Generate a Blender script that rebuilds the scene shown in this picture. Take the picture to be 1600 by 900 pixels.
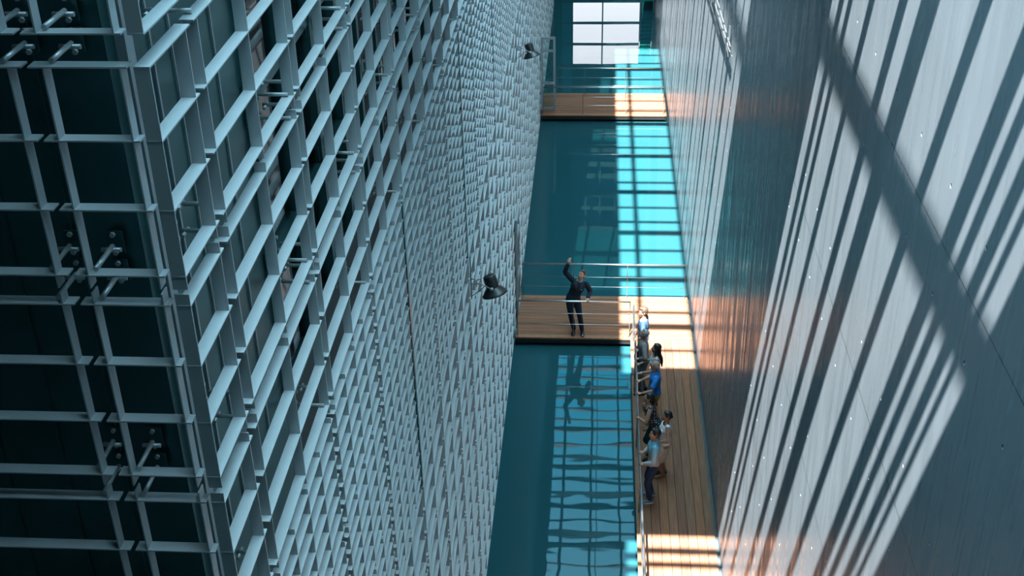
import bpy, bmesh, math, random
from mathutils import Vector, Matrix, Euler, Quaternion

random.seed(7)
for _o in list(bpy.data.objects):
    bpy.data.objects.remove(_o)
SC = bpy.context.scene
COL = SC.collection
PI = math.pi

# ------------------------------------------------------------------ camera
FPX = 1942.6
CAM_Z = 16.0
cd = bpy.data.cameras.new('camera')
cd.sensor_width = 36.0
cd.sensor_fit = 'HORIZONTAL'
cd.lens = FPX * 36.0 / 1600.0
cd.clip_start = 0.05
cd.clip_end = 400
cam = bpy.data.objects.new('camera', cd)
COL.objects.link(cam)
# rows: world x, y, z written in image axes (right, down, forward)
RX = (0.99769636, 0.014158, -0.06634397)
RY = (0.06460131, -0.49676177, 0.8654793)
RZ = (-0.0207037, -0.86777145, -0.49653204)
cam.matrix_world = Matrix(((RX[0], -RX[1], -RX[2], 0.0),
                           (RY[0], -RY[1], -RY[2], 0.0),
                           (RZ[0], -RZ[1], -RZ[2], CAM_Z),
                           (0, 0, 0, 1)))
SC.camera = cam


def project(x, y, z):
    v = (x, y, z - CAM_Z)
    c = [RX[i] * v[0] + RY[i] * v[1] + RZ[i] * v[2] for i in range(3)]
    if c[2] < 0.2:
        return None
    return 800 + FPX * c[0] / c[2], 450 + FPX * c[1] / c[2]


# ------------------------------------------------------------------ light
SUN_DIR = Vector((0.133, 0.46, -1.0))          # the way the light travels
SUN_POWER = 56.0
SKY_POWER = 4.0
EXPOSURE = 0.0
sl = bpy.data.lights.new('sun', 'SUN')
sl.energy = SUN_POWER
sl.color = (1.0, 0.95, 0.91)
sl.angle = math.radians(0.42)
so = bpy.data.objects.new('sun', sl)
so.rotation_euler = SUN_DIR.to_track_quat('-Z', 'Y').to_euler()
so.location = (-4, -8, 40)
COL.objects.link(so)

wd = bpy.data.worlds.new('sky')
SC.world = wd
wd.use_nodes = True
nt = wd.node_tree
nt.nodes.clear()
wo = nt.nodes.new('ShaderNodeOutputWorld')
bg = nt.nodes.new('ShaderNodeBackground')
tc = nt.nodes.new('ShaderNodeTexCoord')
sx = nt.nodes.new('ShaderNodeSeparateXYZ')
rp = nt.nodes.new('ShaderNodeValToRGB')
mp = nt.nodes.new('ShaderNodeMapRange')
mp.inputs[1].default_value = -0.15
mp.inputs[2].default_value = 1.0
nt.links.new(tc.outputs['Generated'], sx.inputs[0])
nt.links.new(sx.outputs[2], mp.inputs[0])
nt.links.new(mp.outputs[0], rp.inputs[0])
SKY = [(0.0, (0.02, 0.05, 0.06)), (0.13, (0.20, 0.25, 0.27)), (0.33, (0.40, 0.48, 0.50)),
       (0.38, (1.25, 1.30, 1.35)), (0.44, (1.25, 1.30, 1.35)), (0.50, (0.12, 0.45, 0.70)),
       (0.62, (0.05, 0.68, 1.10)), (0.73, (0.35, 1.05, 1.45)), (0.84, (0.50, 1.20, 1.60)), (0.96, (2.5, 4.4, 5.3))]
e = rp.color_ramp.elements
e[0].position, e[0].color = SKY[0][0], SKY[0][1] + (1,)
e[1].position, e[1].color = SKY[-1][0], SKY[-1][1] + (1,)
for pos_, c_ in SKY[1:-1]:
    k = e.new(pos_)
    k.color = c_ + (1,)
cn = nt.nodes.new('ShaderNodeTexNoise')
cn.inputs['Scale'].default_value = 7.0
cn.inputs['Detail'].default_value = 5.0
cr = nt.nodes.new('ShaderNodeMapRange')
cr.inputs[1].default_value = 0.55
cr.inputs[2].default_value = 0.75
mx = nt.nodes.new('ShaderNodeMixRGB')
mx.inputs[2].default_value = (1.2, 1.5, 1.7, 1)
nt.links.new(tc.outputs['Generated'], cn.inputs['Vector'])
nt.links.new(cn.outputs[0], cr.inputs[0])
mu = nt.nodes.new('ShaderNodeMath')
mu.operation = 'MULTIPLY'
nt.links.new(cr.outputs[0], mu.inputs[0])
nt.links.new(mp.outputs[0], mu.inputs[1])
nt.links.new(mu.outputs[0], mx.inputs[0])
nt.links.new(rp.outputs[0], mx.inputs[1])
nt.links.new(mx.outputs[0], bg.inputs[0])
bg.inputs[1].default_value = SKY_POWER
nt.links.new(bg.outputs[0], wo.inputs[0])

vs = SC.view_settings
vs.view_transform = 'Standard'
vs.look = 'None'
vs.gamma = 1.0
vs.use_curve_mapping = False
vs.exposure = EXPOSURE


# ------------------------------------------------------------------ materials
def new_mat(name):
    m = bpy.data.materials.new(name)
    m.use_nodes = True
    t = m.node_tree
    return m, t, t.nodes['Principled BSDF']


def N(t, kind, **kw):
    n = t.nodes.new('ShaderNode' + kind)
    for a, b in kw.items():
        setattr(n, a, b)
    return n


def plain(name, col, rough=0.5, metal=0.0, spec=0.5, noise=0.12, scale=6.0, bump=0.0):
    m, t, p = new_mat(name)
    p.inputs['Roughness'].default_value = rough
    p.inputs['Metallic'].default_value = metal
    p.inputs['Specular IOR Level'].default_value = spec
    c = N(t, 'TexCoord')
    n = N(t, 'TexNoise')
    n.inputs['Scale'].default_value = scale
    n.inputs['Detail'].default_value = 4
    t.links.new(c.outputs['Object'], n.inputs['Vector'])
    r = N(t, 'ValToRGB')
    r.color_ramp.elements[0].position = 0.3
    r.color_ramp.elements[1].position = 0.7
    r.color_ramp.elements[0].color = [x * (1 - noise) for x in col[:3]] + [1]
    r.color_ramp.elements[1].color = [min(1, x * (1 + noise)) for x in col[:3]] + [1]
    t.links.new(n.outputs[0], r.inputs[0])
    t.links.new(r.outputs[0], p.inputs['Base Color'])
    if bump:
        b = N(t, 'Bump')
        b.inputs['Strength'].default_value = bump
        b.inputs['Distance'].default_value = 0.01
        t.links.new(n.outputs[0], b.inputs['Height'])
        t.links.new(b.outputs[0], p.inputs['Normal'])
    return m


def mapping(t, scale, src='Object'):
    c = N(t, 'TexCoord')
    mpn = N(t, 'Mapping')
    mpn.inputs['Scale'].default_value = scale
    t.links.new(c.outputs[src], mpn.inputs['Vector'])
    return mpn


M = {}
M['aluminium'] = plain('brushed_aluminium', (0.42, 0.455, 0.47), 0.40, 0.0, 0.7, 0.06, 3.0)
M['dark_metal'] = plain('dark_panel_metal', (0.025, 0.095, 0.10), 0.28, 0.5, 0.5, 0.25, 1.2)
M['backing'] = plain('dark_backing', (0.05, 0.065, 0.07), 0.6, 0.0, 0.4, 0.2, 2.0)
M['black'] = plain('black_paint', (0.012, 0.016, 0.018), 0.38, 0.0, 0.5, 0.2, 20)
M['steel'] = plain('stainless_steel', (0.80, 0.80, 0.80), 0.38, 1.0, 0.5, 0.05, 8)
M['galv'] = plain('galvanised_steel', (0.42, 0.46, 0.47), 0.45, 0.6, 0.5, 0.1, 12)
M['post'] = plain('grey_post_steel', (0.16, 0.165, 0.16), 0.4, 0.5, 0.5, 0.08, 8)
M['dark_steel'] = plain('dark_steel', (0.03, 0.035, 0.04), 0.45, 0.5, 0.5, 0.15, 8)
M['bounce_wall'] = plain('pale_teal_bounce_wall', (0.30, 0.46, 0.46), 0.7, 0, 0.3, 0.08, 1)  # pale tone for unseen walls, chosen to bounce light onto the lattice
M['roof'] = plain('roof_concrete', (0.12, 0.13, 0.135), 0.8, 0.0, 0.3, 0.1, 2)
M['white_rod'] = plain('white_rod', (0.8, 0.8, 0.78), 0.5, 0, 0.5, 0.03, 5)
M['teal_wall'] = plain('teal_end_wall', (0.004, 0.075, 0.09), 0.9, 0, 0.05, 0.15, 0.6)
M['teal_panel'] = plain('teal_lighter_panel', (0.02, 0.20, 0.27), 0.4, 0, 0.4, 0.15, 0.6)
M['green'] = plain('green_glass_tread', (0.01, 0.35, 0.28), 0.3, 0, 0.5, 0.1, 2)
M['frame_grey'] = plain('grey_door_frame', (0.36, 0.40, 0.42), 0.4, 0.4, 0.5, 0.05, 3)
M['blind'] = plain('cream_blind', (0.55, 0.55, 0.40), 0.8, 0, 0.3, 0.1, 3)
M['interior'] = plain('dark_interior', (0.03, 0.04, 0.035), 0.8, 0, 0.3, 0.3, 1.0)


def glass_mat(name, tint=(0.9, 1, 1), base=0.04):
    m = bpy.data.materials.new(name)
    m.use_nodes = True
    t = m.node_tree
    t.nodes.clear()
    o = N(t, 'OutputMaterial')
    tr = N(t, 'BsdfTransparent')
    tr.inputs[0].default_value = list(tint) + [1]
    gl = N(t, 'BsdfGlossy')
    gl.inputs['Roughness'].default_value = 0.02
    fr = N(t, 'Fresnel')
    fr.inputs[0].default_value = 1.5
    mxs = N(t, 'MixShader')
    t.links.new(fr.outputs[0], mxs.inputs[0])
    t.links.new(tr.outputs[0], mxs.inputs[1])
    t.links.new(gl.outputs[0], mxs.inputs[2])
    t.links.new(mxs.outputs[0], o.inputs[0])
    return m


M['glass'] = glass_mat('clear_glass', (0.80, 0.92, 0.90))
M['glass_end'] = glass_mat('end_window_glass', (0.97, 0.98, 1.0))


def frosted(name, col):
    m = bpy.data.materials.new(name)
    m.use_nodes = True
    t = m.node_tree
    t.nodes.clear()
    o = N(t, 'OutputMaterial')
    a = N(t, 'BsdfTranslucent')
    a.inputs[0].default_value = list(col) + [1]
    b = N(t, 'BsdfGlossy')
    b.inputs['Roughness'].default_value = 0.1
    s = N(t, 'MixShader')
    s.inputs[0].default_value = 0.02
    t.links.new(a.outputs[0], s.inputs[1])
    t.links.new(b.outputs[0], s.inputs[2])
    t.links.new(s.outputs[0], o.inputs[0])
    return m


M['frosted'] = frosted('frosted_glass', (0.05, 0.20, 0.28))


def concrete_mat():
    m, t, p = new_mat('polished_concrete')
    c = N(t, 'TexCoord')
    # soft mottling
    n1 = N(t, 'TexNoise')
    n1.inputs['Scale'].default_value = 1.3
    n1.inputs['Detail'].default_value = 6
    t.links.new(c.outputs['Object'], n1.inputs['Vector'])
    # fine vertical streaks
    mv = N(t, 'Mapping')
    mv.inputs['Scale'].default_value = (1, 4, 0.35)
    t.links.new(c.outputs['Object'], mv.inputs['Vector'])
    n2 = N(t, 'TexNoise')
    n2.inputs['Scale'].default_value = 1.6
    n2.inputs['Detail'].default_value = 6
    t.links.new(mv.outputs[0], n2.inputs['Vector'])
    # board marks running on a slant
    mb = N(t, 'Mapping')
    mb.inputs['Rotation'].default_value = (math.radians(32), 0, 0)
    mb.inputs['Scale'].default_value = (1, 14, 0.6)
    t.links.new(c.outputs['Object'], mb.inputs['Vector'])
    n3 = N(t, 'TexNoise')
    n3.inputs['Scale'].default_value = 2.0
    n3.inputs['Detail'].default_value = 3
    t.links.new(mb.outputs[0], n3.inputs['Vector'])
    a = N(t, 'Math', operation='ADD')
    t.links.new(n1.outputs[0], a.inputs[0])
    t.links.new(n2.outputs[0], a.inputs[1])
    a2 = N(t, 'Math', operation='ADD')
    t.links.new(a.outputs[0], a2.inputs[0])
    t.links.new(n3.outputs[0], a2.inputs[1])
    r = N(t, 'ValToRGB')
    r.color_ramp.elements[0].position = 0.35
    r.color_ramp.elements[1].position = 0.62
    r.color_ramp.elements[0].color = (0.170, 0.212, 0.242, 1)
    r.color_ramp.elements[1].color = (0.205, 0.255, 0.29, 1)
    d = N(t, 'Math', operation='DIVIDE')
    d.inputs[1].default_value = 3.0
    t.links.new(a2.outputs[0], d.inputs[0])
    t.links.new(d.outputs[0], r.inputs[0])
    # formwork joints: thin dark lines at fixed heights and lengths
    sp = N(t, 'SeparateXYZ')
    t.links.new(c.outputs['Object'], sp.inputs[0])

    def line(sock, off, pitch, w):
        s = N(t, 'Math', operation='SUBTRACT')
        s.inputs[1].default_value = off - pitch / 2
        t.links.new(sock, s.inputs[0])
        q = N(t, 'Math', operation='FLOORED_MODULO')
        q.inputs[1].default_value = pitch
        t.links.new(s.outputs[0], q.inputs[0])
        z = N(t, 'Math', operation='SUBTRACT')
        z.inputs[1].default_value = pitch / 2
        t.links.new(q.outputs[0], z.inputs[0])
        ab = N(t, 'Math', operation='ABSOLUTE')
        t.links.new(z.outputs[0], ab.inputs[0])
        le = N(t, 'Math', operation='LESS_THAN')
        le.inputs[1].default_value = w
        t.links.new(ab.outputs[0], le.inputs[0])
        return le.outputs[0]

    l1 = line(sp.outputs[2], 11.90, 2.395, 0.006)
    l2 = line(sp.outputs[1], 8.35, 3.62, 0.0025)
    mm = N(t, 'Math', operation='MAXIMUM')
    t.links.new(l1, mm.inputs[0])
    l2s = N(t, 'Math', operation='MULTIPLY')
    l2s.inputs[1].default_value = 0.35
    t.links.new(l2, l2s.inputs[0])
    t.links.new(l2s.outputs[0], mm.inputs[1])
    mc = N(t, 'MixRGB')
    mc.inputs[2].default_value = (0.06, 0.075, 0.08, 1)
    t.links.new(mm.outputs[0], mc.inputs[0])
    t.links.new(r.outputs[0], mc.inputs[1])
    t.links.new(mc.outputs[0], p.inputs['Base Color'])
    rr = N(t, 'MapRange')
    rr.inputs[1].default_value = 0.3
    rr.inputs[2].default_value = 0.7
    rr.inputs[3].default_value = 0.14
    rr.inputs[4].default_value = 0.5
    p.inputs['IOR'].default_value = 1.2
    t.links.new(n2.outputs[0], rr.inputs[0])
    t.links.new(rr.outputs[0], p.inputs['Roughness'])
    p.inputs['Specular IOR Level'].default_value = 0.5
    p.inputs['IOR'].default_value = 1.2
    b = N(t, 'Bump')
    b.inputs['Strength'].default_value = 0.10
    b.inputs['Distance'].default_value = 0.01
    t.links.new(d.outputs[0], b.inputs['Height'])
    t.links.new(b.outputs[0], p.inputs['Normal'])
    return m


M['concrete'] = concrete_mat()


def water_mat():
    m, t, p = new_mat('teal_pool_water')
    p.inputs['Base Color'].default_value = (0.012, 0.062, 0.076, 1)
    p.inputs['Roughness'].default_value = 0.015
    p.inputs['IOR'].default_value = 1.40
    m1 = mapping(t, (0.35, 0.9, 1))
    n1 = N(t, 'TexNoise')
    n1.inputs['Scale'].default_value = 1.0
    n1.inputs['Detail'].default_value = 2
    t.links.new(m1.outputs[0], n1.inputs['Vector'])
    # the near part of the pool is a little livelier
    sp = N(t, 'SeparateXYZ')
    c = N(t, 'TexCoord')
    t.links.new(c.outputs['Object'], sp.inputs[0])
    rg = N(t, 'MapRange')
    rg.inputs[1].default_value = 15.0
    rg.inputs[2].default_value = 27.0
    rg.inputs[3].default_value = 0.055
    rg.inputs[4].default_value = 0.010
    t.links.new(sp.outputs[1], rg.inputs[0])
    b = N(t, 'Bump')
    b.inputs['Distance'].default_value = 0.12
    t.links.new(rg.outputs[0], b.inputs['Strength'])
    t.links.new(n1.outputs[0], b.inputs['Height'])
    t.links.new(b.outputs[0], p.inputs['Normal'])
    return m


M['water'] = water_mat()


def wood_mat(name, axis, pitch, off, cols, bright=1.0):
    """planks lie side by side along `axis`; grain runs the other way"""
    m, t, p = new_mat(name)
    c = N(t, 'TexCoord')
    sp = N(t, 'SeparateXYZ')
    t.links.new(c.outputs['Object'], sp.inputs[0])
    s = N(t, 'Math', operation='SUBTRACT')
    s.inputs[1].default_value = off
    t.links.new(sp.outputs[axis], s.inputs[0])
    d = N(t, 'Math', operation='DIVIDE')
    d.inputs[1].default_value = pitch
    t.links.new(s.outputs[0], d.inputs[0])
    f = N(t, 'Math', operation='FLOOR')
    t.links.new(d.outputs[0], f.inputs[0])
    w = N(t, 'TexWhiteNoise', noise_dimensions='1D')
    t.links.new(f.outputs[0], w.inputs['W'])
    r = N(t, 'ValToRGB')
    r.color_ramp.interpolation = 'LINEAR'
    while len(r.color_ramp.elements) < len(cols):
        r.color_ramp.elements.new(0.5)
    for i, cc in enumerate(cols):
        r.color_ramp.elements[i].position = i / (len(cols) - 1)
        r.color_ramp.elements[i].color = [x * bright for x in cc] + [1]
    t.links.new(w.outputs['Value'], r.inputs[0])
    mpn = N(t, 'Mapping')
    mpn.inputs['Scale'].default_value = (1.2, 30, 1) if axis == 1 else (30, 1.2, 1)
    t.links.new(c.outputs['Object'], mpn.inputs['Vector'])
    g = N(t, 'TexNoise')
    g.inputs['Scale'].default_value = 1.5
    g.inputs['Detail'].default_value = 6
    t.links.new(mpn.outputs[0], g.inputs['Vector'])
    gr = N(t, 'MapRange')
    gr.inputs[1].default_value = 0.3
    gr.inputs[2].default_value = 0.7
    gr.inputs[3].default_value = 0.72
    gr.inputs[4].default_value = 1.22
    t.links.new(g.outputs[0], gr.inputs[0])
    mu = N(t, 'MixRGB', blend_type='MULTIPLY')
    mu.inputs[0].default_value = 1.0
    t.links.new(r.outputs[0], mu.inputs[1])
    cb = N(t, 'CombineXYZ')
    for i in range(3):
        t.links.new(gr.outputs[0], cb.inputs[i])
    t.links.new(cb.outputs[0], mu.inputs[2])
    t.links.new(mu.outputs[0], p.inputs['Base Color'])
    p.inputs['Roughness'].default_value = 0.75
    p.inputs['Specular IOR Level'].default_value = 0.15
    return m


WOODC = [(0.165, 0.080, 0.050), (0.215, 0.098, 0.058), (0.19, 0.097, 0.062), (0.25, 0.108, 0.057)]
M['wood_x'] = wood_mat('bridge_planks', 1, 0.145, 25.50, WOODC)
M['wood_y'] = wood_mat('boardwalk_planks', 0, 0.172, 0.99, WOODC)
M['wood_edge'] = plain('orange_edge_board', (0.25, 0.115, 0.06), 0.5, 0, 0.35, 0.15, 9)


# ------------------------------------------------------------------ mesh helpers
class MB:
    def __init__(self):
        self.bm = bmesh.new()

    def box(self, x0, x1, y0, y1, z0, z1, mi=0):
        v = [self.bm.verts.new((x, y, z)) for x in (x0, x1) for y in (y0, y1) for z in (z0, z1)]
        for q in ((0, 1, 3, 2), (4, 6, 7, 5), (0, 4, 5, 1), (2, 3, 7, 6), (0, 2, 6, 4), (1, 5, 7, 3)):
            f = self.bm.faces.new([v[i] for i in q])
            f.material_index = mi
        return self

    def rings(self, rs, caps=True, smooth=True):
        prev = None
        first = None
        for r in rs:
            cur = [self.bm.verts.new(p) for p in r]
            if prev:
                n = len(cur)
                for i in range(n):
                    f = self.bm.faces.new((prev[i], prev[(i + 1) % n], cur[(i + 1) % n], cur[i]))
                    f.smooth = smooth
            else:
                first = cur
            prev = cur
        if caps:
            self.bm.faces.new(list(reversed(first)))
            self.bm.faces.new(prev)
        return self

    def tube(self, pts, rad, n=10, smooth=True):
        pts = [Vector(p) for p in pts]
        rads = rad if isinstance(rad, (list, tuple)) else [rad] * len(pts)
        rs = []
        up = None
        for i, p in enumerate(pts):
            d = (pts[min(i + 1, len(pts) - 1)] - pts[max(i - 1, 0)]).normalized()
            if up is None:
                up = Vector((0, 0, 1)) if abs(d.z) < 0.9 else Vector((1, 0, 0))
            a = d.cross(up)
            if a.length < 1e-5:
                a = d.cross(Vector((0, 1, 0)))
            a.normalize()
            b = a.cross(d).normalized()
            up = b
            rs.append([p + (a * math.cos(2 * PI * j / n) + b * math.sin(2 * PI * j / n)) * rads[i] for j in range(n)])
        return self.rings(rs, True, smooth)

    def lathe(self, prof, origin=(0, 0, 0), axis=(0, 0, 1), n=24, caps=True):
        q = Vector((0, 0, 1)).rotation_difference(Vector(axis))
        o = Vector(origin)
        return self.rings([[o + q @ Vector((r * math.cos(2 * PI * j / n), r * math.sin(2 * PI * j / n), h)) for j in range(n)] for r, h in prof], caps)

    def ellipsoid(self, c, rx, ry, rz, mat=None, nu=14, nv=9):
        mat = mat or Matrix.Identity(3)
        c = Vector(c)
        rs = []
        for i in range(nv + 1):
            th = PI * (i + 0.02) / (nv + 0.04)
            rs.append([c + mat @ Vector((rx * math.sin(th) * math.cos(2 * PI * j / nu), ry * math.sin(th) * math.sin(2 * PI * j / nu), -rz * math.cos(th))) for j in range(nu)])
        return self.rings(rs)

    def mesh(self, name, mats):
        bmesh.ops.recalc_face_normals(self.bm, faces=self.bm.faces)
        me = bpy.data.meshes.new(name)
        self.bm.to_mesh(me)
        self.bm.free()
        for m in (mats if isinstance(mats, (list, tuple)) else [mats]):
            me.materials.append(m)
        return me

    def build(self, name, mats, parent=None, loc=None):
        return link(name, self.mesh(name, mats), parent, loc)


def link(name, data, parent=None, loc=None):
    o = bpy.data.objects.new(name, data)
    COL.objects.link(o)
    if parent is not None:
        o.parent = parent
    if loc is not None:
        o.location = loc
    return o


def tag(o, label, cat, group=None, kind=None):
    o['label'] = label
    o['category'] = cat
    if group:
        o['group'] = group
    if kind:
        o['kind'] = kind
    return o


def thing(name, label, cat, loc=(0, 0, 0), rz=0.0, group=None):
    o = link(name, None, None, loc)
    o.rotation_euler = (0, 0, rz)
    o.empty_display_size = 0.2
    return tag(o, label, cat, group)


def struct(o, label=None, cat=None):
    o['kind'] = 'structure'
    if label:
        o['label'] = label
        o['category'] = cat
    return o


# ------------------------------------------------------------------ the canyon
XL = -1.945       # front plane of the steel lattice
XB = -2.27        # wall behind the lattice
XR = 2.416        # concrete wall
ZW = -0.25        # water
YE = 54.2         # end wall
ZT = 18.2         # roof
YC = 5.05         # near corner of the building

w = MB()
w.box(-7, XR, -2.0, YE, -0.45, ZW)
pool = struct(w.build('floor', M['water']), 'still teal pool water filling the floor of the canyon', 'pool')

# concrete wall with formwork tie holes
w = MB()
bm = w.bm


def quad(y0, y1, z0, z1):
    vs_ = [bm.verts.new((XR, y, z)) for y, z in ((y0, z0), (y0, z1), (y1, z1), (y1, z0))]
    bm.faces.new(vs_)


def hole_cell(y0, y1, z0, z1, cy, cz, r=0.019, dep=0.055):
    n = 16
    outer, mid, inn = [], [], []
    for i in range(n):
        a = 2 * PI * i / n + PI / 4
        dy, dz = math.cos(a), math.sin(a)
        ty = ((y1 - cy) if dy > 0 else (cy - y0)) / max(abs(dy), 1e-6)
        tz = ((z1 - cz) if dz > 0 else (cz - z0)) / max(abs(dz), 1e-6)
        if i % 4 == 0:
            py = y1 if dy > 0 else y0
            pz = z1 if dz > 0 else z0
        else:
            k_ = min(ty, tz)
            py, pz = cy + dy * k_, cz + dz * k_
        outer.append(bm.verts.new((XR, py, pz)))
        mid.append(bm.verts.new((XR, cy + dy * r * 0.8, cz + dz * r)))
        inn.append(bm.verts.new((XR + dep, cy + dy * r * 0.5, cz + dz * r * 0.6)))
    for i in range(n):
        j = (i + 1) % n
        bm.faces.new((outer[i], outer[j], mid[j], mid[i]))
        bm.faces.new((mid[i], mid[j], inn[j], inn[i]))
    bm.faces.new(inn)


rows = []
z = 12.33
while z > 0.3:
    rows += [z, z - 0.85]
    z -= 2.395
rows = sorted(rows + [12.33 + 2.395 - 0.85, 12.33 + 2.395])
zb = [-0.45] + [(a + b) / 2 for a, b in zip(rows, rows[1:])] + [rows[-1] + 0.5]
ycols = [6.075 - 0.905 * 2 + 0.905 * i for i in range(46)]
yb = [ycols[0] - 0.4525 + 0.905 * i for i in range(47)]
for i, cy in enumerate(ycols):
    for j, cz in enumerate(rows):
        hole_cell(yb[i], yb[i + 1], zb[j], zb[j + 1], cy, cz)
quad(-2.0, yb[0], -0.45, zb[-1])
quad(yb[-1], YE, -0.45, zb[-1])
quad(-2.0, YE, zb[-1], ZT + 0.3)
# thickness behind
for a, b in (((-2.0, -0.45), (YE, -0.45)), ((-2.0, ZT + 0.3), (YE, ZT + 0.3))):
    bm.faces.new([bm.verts.new((x, y, zz)) for x, y, zz in ((XR, a[0], a[1]), (XR, b[0], b[1]), (XR + 0.4, b[0], b[1]), (XR + 0.4, a[0], a[1]))])
bm.faces.new([bm.verts.new((XR + 0.4, y, zz)) for y, zz in ((-2.0, -0.45), (YE, -0.45), (YE, ZT + 0.3), (-2.0, ZT + 0.3))])
me = bpy.data.meshes.new('wall_right')
for f in bm.faces:
    f.normal_update()
    if f.normal.x > 0.3 and abs(f.calc_center_median().x - XR) < 0.2:
        f.normal_flip()
bm.to_mesh(me)
bm.free()
me.materials.append(M['concrete'])
struct(link('wall_right', me), 'tall polished grey concrete wall dotted with tie holes', 'wall')

# wall behind the lattice (side), with window openings near the top, and the end face towards the camera
WIN_ROWS = [(10.75, 11.75), (11.95, 12.98), (13.15, 14.20), (14.36, 15.42)]
w = MB()
w.box(XB - 0.25, XB - 0.06, 5.45, 7.42, -0.45, ZT)
w.box(XB - 0.25, XB, 7.42, YE, -0.45, 10.70)
w.box(XB - 0.25, XB, 7.42, YE, 15.45, ZT)
w.box(XB - 0.25, XB, 19.0, YE, 10.70, 15.45)
wl = struct(w.build('wall_left', M['backing']), 'dark wall behind the long steel lattice', 'wall')
w = MB()
w.box(-7.0, XB, 5.40, 5.45, -0.45, ZT)
for xx in (-2.62, -2.95, -3.30, -3.9):
    w.box(xx - 0.004, xx + 0.004, 5.385, 5.40, 5.0, 16.5)
w.box(XB - 0.055, XB, 5.45, 7.42, 5.0, 16.5)
struct(w.build('wall_front', M['dark_metal']), 'dark glossy metal end face behind the lattice', 'wall')
w = MB()
for yy in (5.95, 6.25, 6.95):
    w.box(XB, XB + 0.012, yy - 0.01, yy + 0.01, 10.7, 15.4)
w.box(XB, XB + 0.05, 5.52, 5.62, 5, 15.5)
struct(w.build('trim_1', M['frame_grey']), 'thin vertical seam strips on the dark panels behind the lattice', 'trim')

# windows behind the coarse lattice
wn = 0
for (y0, y1) in ((7.46, 9.24), (9.28, 11.06), (11.10, 12.90), (12.94, 14.74), (14.78, 16.6), (16.64, 18.46)):
    wn += 1
    f = MB()
    for yy in (y0, (y0 + y1) / 2, y1):
        f.box(XB - 0.05, XB + 0.04, yy - 0.025, yy + 0.025, 10.70, 15.45)
    for zz in (10.72, 11.84, 13.06, 14.27, 15.43):
        f.box(XB - 0.05, XB + 0.03, y0, y1, zz - 0.03, zz + 0.03)
    fo = struct(f.build('window_%d' % wn, M['dark_metal']))
    p_ = MB()
    p_.box(XB - 0.03, XB - 0.02, y0 + 0.02, y1 - 0.02, 10.75, 15.40)
    p_.build('pane', M['glass'], fo)
    b_ = MB()
    rr = random.Random(wn)
    for a in range(9):
        ya = y0 + 0.06 + a * (y1 - y0 - 0.12) / 9
        zz = 10.9 + 0.25 * rr.random()
        if rr.random() < 0.72:
            b_.box(XB - 0.115, XB - 0.10, ya, ya + (y1 - y0 - 0.12) / 9 - 0.02, zz + (1.2 if rr.random() < 0.3 else 0), 15.3)
    b_.build('blind', M['blind'], fo)
w = MB()
w.box(XB - 0.9, XB - 0.85, 7.42, 19.0, 10.7, 15.45)
w.box(XB - 0.9, XB - 0.25, 7.42, 19.0, 10.6, 10.7)
struct(w.build('wall_inner', M['interior']), 'dim room wall behind the windows', 'wall')

# enclosure behind and beside the camera
w = MB()
w.box(-7.2, XR + 0.4, -2.3, -2.0, -0.45, ZT)
struct(w.build('wall_back', M['bounce_wall']))
w = MB()
w.box(-7.2, -7.0, -2.0, 5.45, -0.45, ZT)
struct(w.build('wall_court', M['bounce_wall']))

# roof: solid parts
w = MB()
w.box(-7.2, -1.80, -2.3, YE + 0.3, ZT, ZT + 0.25)
w.box(-1.80, XR + 0.4, -2.3, 3.63, ZT, ZT + 0.25)
w.box(-1.80, XR + 0.4, 10.05, 15.80, ZT, ZT + 0.25)
struct(w.build('ceiling', M['roof']))
w = MB()
w.box(-6.0, XR + 1.5, 36.2, 43.0, 24.0, 24.2)  # unseen slab added above the roof to keep sun off the far water
struct(w.build('added_sun_blocker', M['roof']))
# skylight bars across the near opening (shadows on the concrete)
U = [(7.78, 7.97), (7.42, 7.58), (6.62, 6.80), (5.63, 5.85), (4.85, 5.27), (3.85, 4.05), (2.99, 3.23), (2.72, 2.85), (2.38, 2.53), (2.2, 2.27)]
w = MB()
for a, b in U:
    w.box(-1.80, XR, a + 1.748, b + 1.748, ZT, ZT + 0.06)
struct(w.build('ceiling_beam', M['roof']))
w = MB()
w.box(1.765, 1.80, 2.5, 12.3, 16.2, 16.58)
struct(w.build('ceiling_joist', M['roof']))
# skylight grid over the far opening (seen mirrored in the pool)
w = MB()
for n_ in range(-4, 10):
    yb_ = 28.44 + 2.69 * n_
    if 15.8 < yb_ < YE - 0.3:
        w.box(-1.80, XR, yb_ - 0.12, yb_ + 0.12, ZT, ZT + 0.12)
    for dd, ww in ((-1.06, 0.05), (-2.0, 0.055)):
        if 15.9 < yb_ + dd < YE - 0.3:
            w.box(-1.80, XR, yb_ + dd - ww, yb_ + dd + ww, ZT, ZT + 0.08)
struct(w.build('ceiling_beam', M['roof']))
w = MB()
for xx, ww in ((-1.29, 0.06), (-0.04, 0.05), (1.19, 0.045)):
    w.box(xx - ww, xx + ww, 15.8, YE, ZT - 0.02, ZT + 0.10)
struct(w.build('ceiling_mullion', M['roof']))
w = MB()
for n_ in range(-3, 10):
    yb_ = 28.44 + 2.69 * n_ + 0.23
    if 16.5 < yb_ < YE - 0.3:
        w.box(-1.80, XR, yb_, yb_ + 0.01, ZT - 0.38, ZT - 0.31)
w.tube([(0.20, 15.8, ZT - 0.30), (0.20, YE, ZT - 0.30)], 0.02, 8)
struct(w.build('trim_2', M['white_rod']))

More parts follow.
